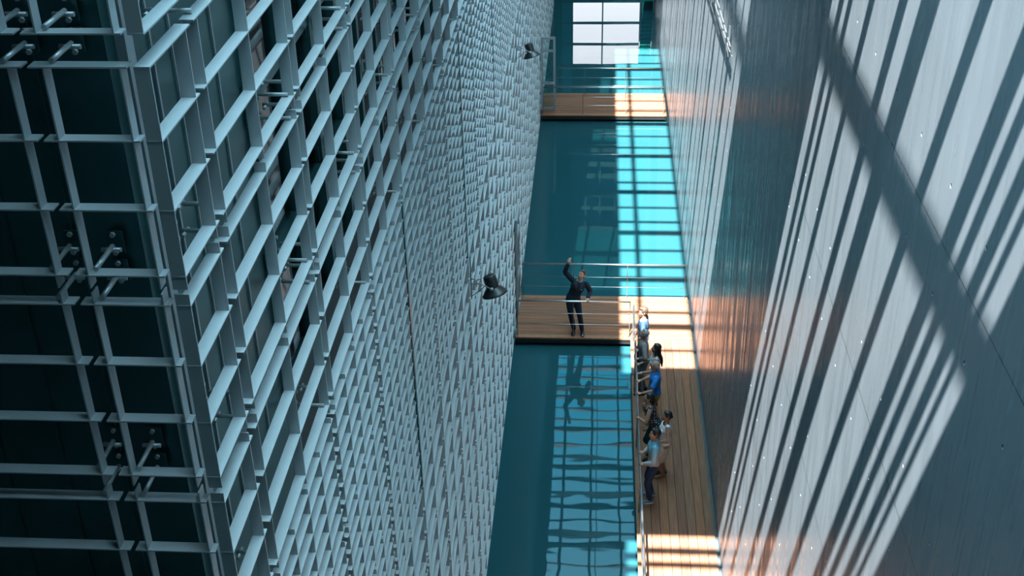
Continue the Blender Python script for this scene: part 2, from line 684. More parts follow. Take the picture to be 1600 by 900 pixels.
# end wall with the big bright window
w = MB()
w.box(-2.5, -1.18, YE, YE + 0.3, -0.45, ZT)
w.box(1.86, XR + 0.4, YE, YE + 0.3, -0.45, ZT)
w.box(-1.18, 1.86, YE, YE + 0.3, 2.9, 6.95)
w.box(-1.18, 1.86, YE, YE + 0.3, 11.2, ZT)
w.box(-1.18, 1.86, YE, YE + 0.3, -0.45, -0.1)
struct(w.build('wall_end', M['teal_wall']))
w = MB()
w.box(-1.62, -1.18, YE - 0.04, YE, -0.2, 5.2)
struct(w.build('trim_3', M['teal_panel']))
w = MB()
for zz in (-0.10, 0.88, 1.865, 2.86):
    w.box(-1.60, 1.86, YE - 0.05, YE + 0.05, zz - 0.045, zz + 0.045)
for xx in (-1.16, 0.18, 1.84):
    w.box(xx - 0.03, xx + 0.03, YE - 0.04, YE + 0.04, -0.1, 2.9)
fo = struct(w.build('window_7', M['dark_metal']))
w = MB()
w.box(-1.18, 1.86, YE, YE + 0.012, -0.1, 2.9)
w.build('pane', M['glass_end'], fo)
w = MB()
for zz in (7.0, 7.75, 8.35, 9.35, 10.05, 11.15):
    w.box(-1.18, 1.86, YE - 0.03, YE + 0.05, zz - 0.12, zz + 0.12)
for xx in (-1.16, -0.5, 0.18, 0.9, 1.84):
    w.box(xx - 0.03, xx + 0.03, YE - 0.04, YE + 0.04, 6.95, 11.2)
fo = struct(w.build('window_8', M['dark_metal']))
w = MB()
w.box(-1.18, 1.86, YE + 0.06, YE + 0.075, 6.95, 11.2)
w.build('pane', M['frosted'], fo)

# green glass stair at the far end
st = thing('staircase', 'narrow staircase with green glass treads by the far end window', 'staircase', (2.08, 53.2, ZW))
for i in range(9):
    b = MB()
    b.box(-0.24, 0.24, 0, 0.30, 0, 0.06)
    b.build('tread', M['green'], st, (0, -0.9 + 0.19 * i, 0.42 + 0.24 * i))
for s in (-1, 1):
    b = MB()
    b.tube([(s * 0.26, -1.1, 0.0), (s * 0.26, 0.9, 2.55)], 0.03, 6)
    b.build('stringer', M['frame_grey'], st)

# ------------------------------------------------------------------ steel lattice
DEP = 0.072
TH = 0.008


def fin_mesh(n_gap, pitch, et, eb):
    b = MB()
    b.box(-DEP, 0, -TH / 2, TH / 2, -n_gap * pitch - eb, et)
    return b.mesh('fin', M['aluminium'])


def shelf_mesh(length):
    b = MB()
    b.box(-DEP, 0.002, 0, length, -TH / 2, TH / 2)
    return b.mesh('shelf', M['aluminium'])


def bracket_mesh():
    b = MB()
    b.tube([(-0.03, 0, 0), (-0.27, 0, 0)], 0.013, 10)
    b.tube([(-0.25, -0.05, -0.01), (-0.25, 0.05, -0.01)], 0.012, 8)
    b.box(-0.322, -0.31, -0.04, 0.04, -0.06, 0.06, 1)
    b.tube([(-0.30, 0, 0.05), (-0.285, 0, 0.05)], 0.014, 6)
    b.tube([(-0.30, 0, -0.05), (-0.285, 0, -0.05)], 0.014, 6)
    return b.mesh('bracket', [M['galv'], M['dark_metal']])


MESHES = {}


def cached(key, fn, *a):
    if key not in MESHES:
        MESHES[key] = fn(*a)
    return MESHES[key]


def lattice_panel(loc, rz, fins, length, y_off, n_shelf, pitch, et, eb, label, detailed, brackets):
    """loc = top shelf line at the first fin; fins = offsets along the panel"""
    if detailed:
        t = thing('lattice_panel', label, 'facade panel', loc, rz, 'steel lattice panels of the facade')
        fm = cached(('f', n_shelf, pitch, et, eb), fin_mesh, n_shelf - 1, pitch, et, eb)
        sm = cached(('s', length), shelf_mesh, length)
        for f in fins:
            link('fin', fm, t, (0, f, 0))
        for i in range(n_shelf):
            link('shelf', sm, t, (0, y_off, -i * pitch))
        if brackets:
            km = cached('b', bracket_mesh)
            for f in ((fins[0],) if length < 0.5 else (fins[0], fins[-1])):
                for i in (0, n_shelf - 1):
                    link('bracket', km, t, (0, f + (0.03 if f == fins[0] else -0.03), -i * pitch + 0.02))
        return t

    def whole():
        b = MB()
        for f in fins:
            b.box(-DEP, 0, f - TH / 2, f + TH / 2, -(n_shelf - 1) * pitch - eb, et)
        for i in range(n_shelf):
            b.box(-DEP, 0.002, y_off, y_off + length, -i * pitch - TH / 2, -i * pitch + TH / 2)
        return b.mesh('lattice_panel', M['aluminium'])
    o = link('lattice_panel', cached(('w', tuple(fins), n_shelf, pitch, et, eb), whole), None, loc)
    o.rotation_euler = (0, 0, rz)
    return tag(o, label, 'facade panel', 'steel lattice panels of the facade')


ORD = ['first', 'second', 'third', 'fourth', 'fifth', 'sixth', 'seventh', 'eighth', 'ninth', 'tenth', 'eleventh', 'twelfth', 'thirteenth', 'fourteenth', 'fifteenth', 'sixteenth', 'seventeenth', 'eighteenth', 'nineteenth', 'twentieth', 'twenty-first', 'twenty-second', 'twenty-third', 'twenty-fourth', 'twenty-fifth', 'twenty-sixth', 'twenty-seventh', 'twenty-eighth']
ROWS = [(15.375, 'c', 'wide-celled', 'topmost row', 0.07, 0.0),
        (14.18, 'c', 'wide-celled', 'second row from the top', 0.0, 0.07),
        (12.975, 'c', 'wide-celled', 'third row from the top', 0.065, 0.07),
        (11.76, 'c', 'wide-celled', 'lowest row above the small cells', 0.065, 0.07),
        (10.55, 'd', 'small-celled', 'upper small-celled row', 0.05, 0.06),
        (9.34, 'd', 'small-celled', 'middle small-celled row', 0.06, 0.06),
        (8.13, 'd', 'small-celled', 'bottom small-celled row', 0.06, 0.06),
        (6.90, 'c', 'tall-celled', 'first row below the small cells', 0.065, 0.07),
        (5.69, 'c', 'tall-celled', 'second row below the small cells', 0.065, 0.07),
        (4.48, 'c', 'tall-celled', 'third row below the small cells', 0.065, 0.07),
        (3.27, 'c', 'tall-celled', 'third row above the water', 0.065, 0.07),
        (2.06, 'c', 'tall-celled', 'second row above the water', 0.065, 0.07),
        (0.85, 'c', 'tall-celled', 'row next to the water', 0.065, 0.02)]


def in_frame(pts, m=70):
    q = [project(*p) for p in pts]
    q = [a for a in q if a]
    if not q:
        return False
    xs = [a[0] for a in q]
    ys = [a[1] for a in q]
    return max(xs) > -m and min(xs) < 1600 + m and max(ys) > -m and min(ys) < 900 + m


n_panels = 0
CF = [0.0, 0.83, 1.66]
DF = [0.0, 0.415, 0.83, 1.245, 1.66]
for ri, (zt, kd, word, rowname, et, eb) in enumerate(ROWS):
    for kk in range(0, 27):
        if kk == 0:
            ya, yb_ = YC, 5.65
        else:
            ya = 5.775 + 1.832 * (kk - 1)
            yb_ = ya + 1.66
        pts = [(XL, y, zz) for y in (ya, yb_) for zz in (zt, zt - 1.05)]
        if not in_frame(pts) or yb_ > YE - 0.5:
            continue
        n_panels += 1
        lab = 'grey %s steel lattice panel, %s, %s' % (word, rowname, 'bay at the building corner' if kk == 0 else ORD[kk - 1] + ' bay past the corner')
        if kd == 'c':
            n_s, pt, fins = 4, 0.348, CF
        else:
            n_s, pt, fins = 7, 0.1745, DF
        length, yo = 1.78, -0.06
        if kk == 0:
            fins = [0.006, 0.54] if kd == 'c' else [0.006, 0.27, 0.54]
            length, yo = 0.60, 0.0
        lattice_panel((XL, ya, zt), 0.0, fins, length, yo, n_s, pt, et, eb, lab, ya < 17.5, kd == 'c' and ri < 4 and 0 < kk < 7)
# end face of the building, facing the camera
for ri, (zt, kd, word, rowname, et, eb) in enumerate(ROWS[:5]):
    for part, x0, fins, length in (('next to the corner', -2.49, [0.068, 0.412], 0.445), ('at left edge', -4.295, [0.06, 0.89, 1.715], 1.775)):
        if ri == 4:
            continue
        n_panels += 1
        lattice_panel((x0, YC, zt), -PI / 2, fins, length, 0.0, 4, 0.348, et, eb,
                      'dim panel on dark end face, %s, %s' % (rowname, part), True, True)
print('panels', n_panels)

# dark cover strips on every third joint of the small cells
for n_, (zt, zb_, ln) in enumerate(((10.55, 6.95, 'top'),)):
    for kk in (0, 3, 6, 9):
        yj = 5.689 + 1.832 * kk
        b = MB()
        b.box(XL - 0.09, XL + 0.006, yj - 0.023, yj + 0.023, zb_, zt)
        tag(b.build('joint_cover', M['dark_metal']), 'dark vertical cover strip between small lattice cells, %s' % ('near the corner' if kk == 0 else ORD[kk // 3] + ' one past the corner'), 'cover strip', 'dark strips between lattice panels')

# ------------------------------------------------------------------ decks
def planks_x(y0, y1, x0, x1, pitch, gap=0.006):
    b = MB()
    n = int(round((y1 - y0) / pitch))
    p_ = (y1 - y0) / n
    for i in range(n):
        b.box(x0, x1, y0 + i * p_ + gap / 2, y0 + (i + 1) * p_ - gap / 2, -0.035, 0)
    return b


def footbridge(y0, y1, label, x1=2.36):
    t = thing('footbridge', label, 'footbridge', (0, 0, 0))
    planks_x(y0 + 0.145, y1 - 0.145, -1.90, x1, 0.145).build('deck', M['wood_x'], t)
    for a, b_ in ((y0, y0 + 0.142), (y1 - 0.142, y1)):
        b = MB()
        b.box(-1.90, x1, a, b_, -0.036, 0.002)
        b.build('edge_board', M['wood_edge'], t)
    for a in (y0 + 0.02, y1 - 0.10):
        b = MB()
        b.box(-1.90, x1, a, a + 0.08, -0.16, -0.037)
        for xx in (-1.8, -0.6, 0.5, 1.6, 2.25):
            b.lathe([(0.02, 0), (0.02, 0.012)], (xx, a if a < (y0 + y1) / 2 else a + 0.08, -0.10), (0, -1 if a < (y0 + y1) / 2 else 1, 0), 8)
        b.build('edge_beam', M['dark_steel'], t)
    return t


def fp_label(s):
    return s


footbridge(25.50, 27.53, 'wooden footbridge under the guide in the dark suit')
footbridge(39.80, 41.88, 'far wooden footbridge near the bright end window')

t = thing('boardwalk', 'long wooden boardwalk with planks running along the concrete wall', 'boardwalk', (0, 0, 0))
b = MB()
x = 0.99
i = 0
while x < 2.34:
    x1_ = min(x + 0.172, 2.362)
    y = 25.49
    for ylen in ((7.1, 8.0, 8.0, 8.0)):
        b.box(x + 0.004, x1_ - 0.004, max(y - ylen, -1.9) + 0.003, y - 0.003, -0.035, 0)
        y -= ylen
        if y < -1.8:
            break
    x += 0.172
    i += 1
b.build('deck', M['wood_y'], t)
b = MB()
yy = 25.49
while yy > -1.9:
    b.box(0.875, 0.985, max(yy - 3.9, -1.95), yy - 0.004, -0.036, 0.003)
    yy -= 3.9
b.build('edge_board', M['wood_edge'], t)
b = MB()
b.box(0.89, 0.97, -1.95, 25.49, -0.16, -0.037)
b.box(2.28, 2.36, -1.95, 25.49, -0.16, -0.037)
b.build('edge_beam', M['dark_steel'], t)


w = MB()
w.box(2.365, XR - 0.002, -1.95, 27.5, -0.12, -0.05)  # dark strip standing in for the shade in the gap beside the wall
struct(w.build('gap_shade_strip', M['backing']))


def railing(label, p0, p1, posts, cables, h=0.97, r=0.021, brace=None):
    """handrail from p0 to p1 (plan points), posts at plan points"""
    c = ((p0[0] + p1[0]) / 2, (p0[1] + p1[1]) / 2, 0)
    t = thing('railing', label, 'railing', c, 0, 'steel railings of the walkways')
    q = Vector(c)

    def L(x, y, z):
        return (x - q.x, y - q.y, z)
    b = MB()
    b.tube([L(p0[0], p0[1], h), L(p1[0], p1[1], h)], r, 12)
    b.build('handrail', M['steel'], t)
    for (x, y) in posts:
        b = MB()
        b.box(x - q.x - 0.008, x - q.x + 0.008, y - q.y - 0.02, y - q.y + 0.02, 0.002, h - 0.01) if abs(p1[1] - p0[1]) < 0.5 else b.box(x - q.x - 0.02, x - q.x + 0.02, y - q.y - 0.008, y - q.y + 0.008, 0.003, h - 0.01)
        b.box(x - q.x - 0.025, x - q.x + 0.025, y - q.y - 0.03, y - q.y + 0.03, 0.003, 0.010)
        b.build('post', M['post'], t)
    for zc in cables:
        b = MB()
        b.tube([L(p0[0], p0[1], zc), L(p1[0], p1[1], zc)], 0.006, 6)
        b.build('cable', M['steel'], t)
    if brace:
        b = MB()
        b.tube([L(*brace[0]), L(*brace[1])], 0.012, 6)
        b.build('brace', M['dark_steel'], t)
    return t


railing('steel railing in front of the guide, on which his hand rests', (-1.86, 25.60), (0.86, 25.60), [(-1.85, 25.60), (-0.50, 25.60), (0.845, 25.60)], (0.33, 0.63), 0.97, 0.021, ((0.84, 25.58, 0.01), (0.90, 25.75, 0.30)))
railing('steel railing behind the guide, along the far edge of his footbridge', (-1.84, 27.45), (2.29, 27.45), [(-1.83, 27.45), (-0.53, 27.45), (0.82, 27.45), (2.27, 27.45)], (0.32, 0.60))
railing('nearer steel railing of the far footbridge', (-1.84, 39.90), (2.26, 39.90), [(-1.83, 39.90), (-0.49, 39.90), (0.96, 39.90), (2.24, 39.90)], (0.32, 0.62))
railing('farther steel railing of the far footbridge, nearest the end window', (-1.45, 41.78), (2.28, 41.78), [(-1.44, 41.78), (-0.45, 41.78), (0.98, 41.78), (2.26, 41.78)], (0.32, 0.62))
railing('long steel railing of the boardwalk that the visitors lean on', (0.93, 25.45), (0.93, 6.0), [(0.93, 25.40), (0.93, 23.3), (0.93, 21.2), (0.93, 19.1), (0.93, 17.0), (0.93, 14.9), (0.93, 12.8), (0.93, 10.7), (0.93, 8.6)], (0.33, 0.63))

# handrail fixed high on the concrete wall
t = thing('wall_handrail', 'steel double handrail fixed high on the concrete wall', 'handrail', (XR, 24.0, 8.5))
for dz, nm in ((0.0, 'rail'), (0.42, 'upper_rail')):
    b = MB()
    b.tube([(-0.08, -2.57, 0.10 + dz * 0.0 + (0.10 if dz else 0)), (-0.08, 9.0, -0.40 + dz)], 0.011, 8)
    b.build(nm, M['backing'], t)
for yy in (-2.3, 1.5, 5.0):
    zz = 0.10 - 0.5 * (yy + 2.57) / 11.57
    b = MB()
    b.box(-0.09, -0.07, yy - 0.01, yy + 0.01, zz - 0.15, zz + 0.40)
    b.box(-0.09, 0.0, yy - 0.01, yy + 0.01, zz - 0.17, zz - 0.15)
    b.build('post', M['backing'], t)

# hinge brackets holding the footbridge to the building
for (yy, zz, lb) in ((27.40, 0.06, 'grey bracket at the left end of the railing behind the guide'), (25.66, 0.06, 'grey bracket at the left end of the railing in front of the guide')):
    b = MB()
    b.box(-1.938, -1.875, yy - 0.035, yy + 0.035, zz - 0.05, zz - 0.02)
    b.box(-1.938, -1.926, yy - 0.05, yy + 0.05, zz - 0.06, zz + 0.10)
    b.box(-1.89, -1.876, yy - 0.05, yy + 0.05, zz - 0.058, zz + 0.06)
    b.tube([(-1.905, yy, zz - 0.03), (-1.905, yy, zz + 0.05)], 0.016, 8)
    tag(b.build('hinge_bracket', M['galv']), lb, 'bracket', 'bracket pair on the near footbridge')


def door_leaf(name, loc, rz, wd_, ht, label):
    t = link(name, None, None, loc)
    t.rotation_euler = (0, 0, rz)
    struct(t, label, 'door')
    b = MB()
    f = 0.075
    b.box(0, f, -0.025, 0.025, 0.01, ht)
    b.box(wd_ - f, wd_, -0.025, 0.025, 0.01, ht)
    for z0, z1 in ((0.01, 0.10), (0.93, 1.03), (ht - 0.52, ht - 0.44), (ht - 0.08, ht)):
        b.box(f, wd_ - f, -0.025, 0.025, z0, z1)
    b.build('frame', M['frame_grey'], t)
    b = MB()
    b.box(f - 0.005, wd_ - f + 0.005, -0.005, 0.005, 0.10, ht - 0.08)
    b.build('pane', M['glass'], t)
    b = MB()
    b.tube([(wd_ - 0.16, -0.05, 1.0), (wd_ - 0.04, -0.05, 1.0)], 0.012, 8)
    b.tube([(wd_ - 0.05, -0.05, 1.0), (wd_ - 0.05, -0.02, 1.0)], 0.01, 8)
    b.build('handle', M['steel'], t)


door_leaf('door_1', (-1.92, 40.27, 0.0), 0.0, 0.49, 2.60, 'grey framed glass door standing open at the left end of the far footbridge')
door_leaf('door_2', (-1.90, 26.55, 0.0), PI / 2, 0.78, 2.62, 'narrow framed glass door against the lattice behind the near footbridge')


# ------------------------------------------------------------------ floodlights
def floodlight(loc, label):
    t = thing('floodlight', label, 'floodlight', loc, 0, 'black floodlights on the lattice')
    # local: x out from the facade
    ax = Vector((0.30, -0.16, -1.0)).normalized()       # aiming direction
    c = Vector((0.33, 0.0, -0.02))
    b = MB()
    b.lathe([(0.03, 0.045), (0.085, 0.05), (0.095, 0.07), (0.15, 0.11), (0.185, 0.16), (0.205, 0.175), (0.205, 0.19), (0.19, 0.185), (0.14, 0.13), (0.02, 0.08)], c, ax, 28)
    b.build('shade', M['black'], t)
    b = MB()
    pr = [(0.07, 0.07)]
    for i in range(7):
        h = 0.05 - i * 0.022
        pr += [(0.104, h), (0.104, h - 0.012), (0.092, h - 0.013), (0.092, h - 0.021)]
    pr += [(0.100, -0.11), (0.095, -0.125), (0.02, -0.13)]
    b.lathe(pr, c, ax, 24)
    b.build('housing', M['black'], t)
    b = MB()
    b.lathe([(0.10, 0.13), (0.10, 0.135), (0.02, 0.14)], c, ax, 20)
    b.build('lens', M['glass'], t)
    b = MB()
    for s in (-1, 1):
        p0 = Vector((0.10, s * 0.04, 0.0))
        b.tube([p0, Vector((0.18, s * 0.10, 0.02)), c + Vector((0, s * 0.112, 0.0)) + ax * 0.05], 0.010, 6)
        b.lathe([(0.028, 0), (0.028, 0.02), (0.012, 0.03)], c + Vector((0, s * 0.10, 0)) + ax * 0.05, (0, s, 0), 12)
    b.build('yoke', M['galv'], t)
    b = MB()
    b.tube([(0.012, 0, 0.05), (0.12, 0, 0.05)], 0.012, 8)
    b.tube([(0.012, 0, -0.04), (0.12, 0, -0.04)], 0.012, 8)
    b.box(0.09, 0.11, -0.07, 0.07, -0.06, 0.07)
    b.build('arm', M['galv'], t)
    b = MB()
    b.box(0.004, 0.016, -0.03, 0.03, -0.30, 0.45)
    b.build('mounting_plate', M['dark_metal'], t)
    b = MB()
    q0 = c - ax * 0.10 + Vector((-0.08, 0, 0))
    b.tube([c + ax * 0.04 + Vector((-0.09, 0.02, 0)), Vector((0.16, 0.03, -0.16)), Vector((0.06, 0.03, -0.24)), Vector((0.016, 0.02, -0.27))], 0.006, 6)
    b.build('cord', M['black'], t)
    return t


floodlight((XL, 16.88, 6.42), 'nearer black floodlight on the lattice, above the guide to the left')
floodlight((XL, 28.34, 6.30), 'farther black floodlight on the lattice, just before the far footbridge')


# ------------------------------------------------------------------ people
def skin_mat(name, col):
    m = plain(name, col, 0.5, 0, 0.4, 0.06, 30)
    return m


def cloth(name, col, noise=0.12, scale=40):
    return plain(name, col, 0.85, 0, 0.2, noise, scale, 0.2)


def dots_mat(name, base, dot, scale, rad):
    m, t, p = new_mat(name)
    mpn = mapping(t, (scale, scale, scale))
    v = N(t, 'TexVoronoi')
    v.inputs['Scale'].default_value = 1.0
    v.inputs['Randomness'].default_value = 0.4
    t.links.new(mpn.outputs[0], v.inputs['Vector'])
    le = N(t, 'Math', operation='LESS_THAN')
    le.inputs[1].default_value = rad
    t.links.new(v.outputs['Distance'], le.inputs[0])
    mc = N(t, 'MixRGB')
    mc.inputs[1].default_value = list(base) + [1]
    mc.inputs[2].default_value = list(dot) + [1]
    t.links.new(le.outputs[0], mc.inputs[0])
    t.links.new(mc.outputs[0], p.inputs['Base Color'])
    p.inputs['Roughness'].default_value = 0.85
    return m


def fade_mat(name, top, bot, z0, z1):
    m, t, p = new_mat(name)
    c = N(t, 'TexCoord')
    sp = N(t, 'SeparateXYZ')
    t.links.new(c.outputs['Object'], sp.inputs[0])
    r = N(t, 'MapRange')
    r.inputs[1].default_value = z0
    r.inputs[2].default_value = z1
    t.links.new(sp.outputs[2], r.inputs[0])
    mc = N(t, 'MixRGB')
    mc.inputs[1].default_value = list(bot) + [1]
    mc.inputs[2].default_value = list(top) + [1]
    t.links.new(r.outputs[0], mc.inputs[0])
    t.links.new(mc.outputs[0], p.inputs['Base Color'])
    p.inputs['Roughness'].default_value = 0.85
    return m


def remeshed(mb, name, mat, parent, voxel, smooth=4, factor=0.5):
    me = mb.mesh(name + '_raw', mat)
    o = bpy.data.objects.new(name + '_raw', me)
    COL.objects.link(o)
    r = o.modifiers.new('r', 'REMESH')
    r.mode = 'VOXEL'
    r.voxel_size = voxel
    r.use_smooth_shade = True
    s = o.modifiers.new('s', 'SMOOTH')
    s.iterations = smooth
    s.factor = factor
    dg = bpy.context.evaluated_depsgraph_get()
    out = bpy.data.meshes.new_from_object(o.evaluated_get(dg))
    out.name = name
    bpy.data.objects.remove(o)
    bpy.data.meshes.remove(me)
    if not out.materials:
        out.materials.append(mat)
    return link(name, out, parent)


def basis(f, u):
    f = Vector(f).normalized()
    u = Vector(u)
    r = f.cross(u).normalized()
    u = r.cross(f).normalized()
    return Matrix((r, f, u)).transposed()      # columns: right, forward, up


def ik(a, b, l1, l2, hint):
    a, b = Vector(a), Vector(b)
    d = b - a
    L = min(d.length, (l1 + l2) * 0.999)
    d.normalize()
    x = (l1 * l1 - l2 * l2 + L * L) / (2 * L)
    h = math.sqrt(max(l1 * l1 - x * x, 0))
    hn = Vector(hint) - d * Vector(hint).dot(d)
    hn.normalize()
    return a + d * x + hn * h, a + d * L


def ell_ring(c, ax_r, ax_f, rx, ry, n=20, p=2.3):
    out = []
    for i in range(n):
        a = 2 * PI * i / n
        ca, sa = math.cos(a), math.sin(a)
        k_ = (abs(ca) ** p + abs(sa) ** p) ** (-1 / p)
        out.append(c + ax_r * (rx * ca * k_) + ax_f * (ry * sa * k_))
    return out


def limb(mb, pts, rads):
    """tapered limb with rounded ends"""
    pts = [Vector(p) for p in pts]
    d0 = (pts[0] - pts[1]).normalized()
    d1 = (pts[-1] - pts[-2]).normalized()
    P = [pts[0] + d0 * rads[0] * 0.75] + pts + [pts[-1] + d1 * rads[-1] * 0.75]
    Rr = [rads[0] * 0.5] + list(rads) + [rads[-1] * 0.5]
    mb.tube(P, Rr, 12)


def hand(mb, wrist, d, nrm, side, curl, s):
    """d: pointing direction, nrm: back-of-hand direction, side: direction of the thumb"""
    d = Vector(d).normalized()
    nrm = Vector(nrm)
    nrm = (nrm - d * nrm.dot(d)).normalized()
    sd = d.cross(nrm)
    if sd.dot(Vector(side)) < 0:
        sd = -sd
    w = Vector(wrist)
    rs = []
    for t_, hw, th in ((-0.01, 0.026, 0.020), (0.02, 0.032, 0.018), (0.055, 0.040, 0.016), (0.088, 0.040, 0.014)):
        rs.append(ell_ring(w + d * t_ * s, sd, nrm, hw * s, th * s, 14, 2.5))
    mb.rings(rs)
    for i, (o, l) in enumerate(((0.030, 0.070), (0.010, 0.080), (-0.011, 0.075), (-0.031, 0.058))):
        p0 = w + d * 0.075 * s + sd * o * s
        a = curl * 0.35
        q = Quaternion(sd, 0)
        pts = [p0]
        ang = 0.0
        for seg, fr in ((0.30, 0.25), (0.40, 0.40), (0.30, 0.35)):
            ang += curl * fr
            dir_ = d * math.cos(ang) - nrm * math.sin(ang)
            pts.append(pts[-1] + dir_ * l * seg * s * 1.05)
        mb.tube(pts + [pts[-1] + (pts[-1] - pts[-2]).normalized() * 0.004 * s], [0.0098 * s, 0.0095 * s, 0.0088 * s, 0.0075 * s, 0.004 * s], 8)
    p0 = w + d * 0.025 * s + sd * 0.026 * s
    p1 = p0 + (d * 0.6 + sd * 0.75 - nrm * 0.25).normalized() * 0.036 * s
    p2 = p1 + (d * 0.85 + sd * 0.2 - nrm * (0.2 + 0.3 * curl)).normalized() * 0.030 * s
    p3 = p2 + (d * 0.8 - nrm * (0.3 + 0.35 * curl)).normalized() * 0.022 * s
    mb.tube([p0, p1, p2, p3], [0.014 * s, 0.012 * s, 0.0105 * s, 0.007 * s], 8)


def person(loc, label, H, female, face, lean=0.0, side=0.0, hip=(0, 0), look=(0, 0), roll=0.0,
           hands=None, feet=None, skin=(0.45, 0.25, 0.17), clothes=None, hair=None, glasses=None, shoes=None, watch=False, collar=None, drop=0.0):
    """face: yaw (radians) of the way the body faces, local +y turned by it.
    look = (yaw to the left, pitch up) of the head.  hands = local targets (right, left) in world axes relative to loc."""
    s = H / 1.75
    root_bm = MB()
    F = Vector((-math.sin(face), math.cos(face), 0))
    Rr = Vector((math.cos(face), math.sin(face), 0))
    Zv = Vector((0, 0, 1))
    U = (Zv + F * math.tan(lean) + Rr * math.tan(side)).normalized()
    Ft = (F - U * F.dot(U)).normalized()
    Rt = Ft.cross(U).normalized()
    P = Rr * hip[0] + F * hip[1] + Zv * (0.93 - drop) * s
    sw = (0.165 if female else 0.19) * s
    hw = (0.092 if female else 0.088) * s

    def T(h):
        return P + U * (h * s)
    neck = T(0.545) + Ft * 0.005
    # head frame
    q = Quaternion(U, look[0])
    hf = q @ Ft
    hr = hf.cross(U).normalized()
    hf = Quaternion(hr, look[1]) @ hf
    hu = hr.cross(hf).normalized()
    if roll:
        qq = Quaternion(hf, roll)
        hr, hu = qq @ hr, qq @ hu
    hc = neck + U * 0.055 * s + hu * 0.105 * s + hf * 0.022 * s
    HM = Matrix((hr, hf, hu)).transposed()

    def hp(r, f, u):
        return hc + HM @ Vector((r * s, f * s, u * s))

    # joints
    sh = [T(0.49) + Rt * sw * sg - Ft * 0.01 for sg in (1, -1)]
    hj = [P + Rr * hw * sg - Zv * 0.02 * s for sg in (1, -1)]
    feet = feet or [(0.10, 0.0), (-0.10, 0.0)]
    ank = [Rr * fx * s + F * (fy * s) + Zv * 0.085 * s for fx, fy in feet]
    knee = []
    for i in (0, 1):
        k_, e_ = ik(hj[i], ank[i], 0.43 * s, 0.425 * s, F + Rr * (0.15 if i == 0 else -0.15))
        knee.append(k_)
        ank[i] = e_
    elb, wr = [], []
    ua, fa = 0.295 * s, 0.26 * s
    hands = hands or [None, None]
    hdir, hnrm, hcurl = [], [], []
    for i, hspec in enumerate(hands):
        sg = 1 if i == 0 else -1
        if hspec is None:
            tgt = sh[i] - Zv * 0.53 * s + Rt * sg * 0.05 + Ft * 0.08
            e_, w_ = ik(sh[i], tgt, ua, fa, -Ft + Rt * sg * 0.3)
            hdir.append((w_ - e_).normalized() - Zv * 0.3)
            hnrm.append(Rt * sg)
            hcurl.append(0.7)
        else:
            tgt, dr, nr, cu, hint = hspec
            e_, w_ = ik(sh[i], Vector(tgt), ua, fa, Vector(hint))
            hdir.append(Vector(dr))
            hnrm.append(Vector(nr))
            hcurl.append(cu)
        elb.append(e_)
        wr.append(w_)

    fem = 1.0 if female else 0.0
    tor = [(-0.06, 0.125, 0.095), (0.0, 0.160 + 0.01 * fem, 0.112), (0.07, 0.150, 0.105), (0.15, 0.130 - 0.012 * fem, 0.095), (0.25, 0.138 - 0.008 * fem, 0.103 - 0.006 * fem),
           (0.36, 0.158 - 0.012 * fem, 0.118), (0.44, 0.160 - 0.014 * fem, 0.108), (0.50, 0.118, 0.082), (0.54, 0.070, 0.062), (0.57, 0.055, 0.055)]

    def torso(mb, lo, hi, grow):
        rs = []
        for h, rx, ry in tor:
            if lo <= h <= hi:
                ff = Ft if h > 0.05 else F
                rs.append(ell_ring(T(h) + Ft * (0.01 * s), Rt, ff, (rx + grow) * s, (ry + grow) * s))
        mb.rings(rs)
        if fem and lo < 0.3 < hi:
            for sg in (1, -1):
                mb.ellipsoid(T(0.35) + Ft * (0.085 * s) + Rt * sg * 0.07 * s, (0.062 + grow) * s, (0.058 + grow) * s, (0.06 + grow) * s)

    # ---- body, one continuous surface
    mb = MB()
    torso(mb, -1, 1, -0.004)
    limb(mb, [T(0.50), neck + U * 0.03 * s, hc - hu * 0.05 * s], [0.062 * s, 0.056 * s, 0.054 * s])
    # skull, face, jaw
    mb.ellipsoid(hp(0, -0.012, 0.025), 0.074 * s, 0.094 * s, 0.090 * s, HM)
    mb.ellipsoid(hp(0, 0.018, -0.025), 0.062 * s, 0.066 * s, 0.080 * s, HM)
    mb.ellipsoid(hp(0, 0.040, -0.082), 0.040 * s, 0.036 * s, 0.028 * s, HM)
    mb.ellipsoid(hp(0, 0.070, 0.020), 0.050 * s, 0.016 * s, 0.012 * s, HM)
    mb.tube([hp(0, 0.080, 0.012), hp(0, 0.094, -0.012), hp(0, 0.102, -0.030), hp(0, 0.084, -0.037)], [0.008 * s, 0.010 * s, 0.014 * s, 0.010 * s], 8)
    mb.ellipsoid(hp(0, 0.076, -0.058), 0.024 * s, 0.012 * s, 0.009 * s, HM)
    for sg in (1, -1):
        mb.ellipsoid(hp(sg * 0.040, 0.058, -0.022), 0.020 * s, 0.018 * s, 0.020 * s, HM)
        mb.ellipsoid(hp(sg * 0.077, -0.010, -0.005), 0.009 * s, 0.020 * s, 0.032 * s, HM)
    for i in (0, 1):
        sg = 1 if i == 0 else -1
        limb(mb, [sh[i] - Rt * sg * 0.02 * s, sh[i].lerp(elb[i], 0.5), elb[i]], [0.053 * s, 0.046 * s, 0.038 * s])
        limb(mb, [elb[i], elb[i].lerp(wr[i], 0.35), wr[i]], [0.038 * s, 0.038 * s, 0.026 * s])
        hand(mb, wr[i], hdir[i], hnrm[i], Zv + F * 0.4 - Rr * sg * 0.3, hcurl[i], s * (0.93 if female else 1.0))
        limb(mb, [hj[i] + Zv * 0.02, hj[i].lerp(knee[i], 0.4), knee[i]], [0.088 * s, 0.080 * s, 0.055 * s])
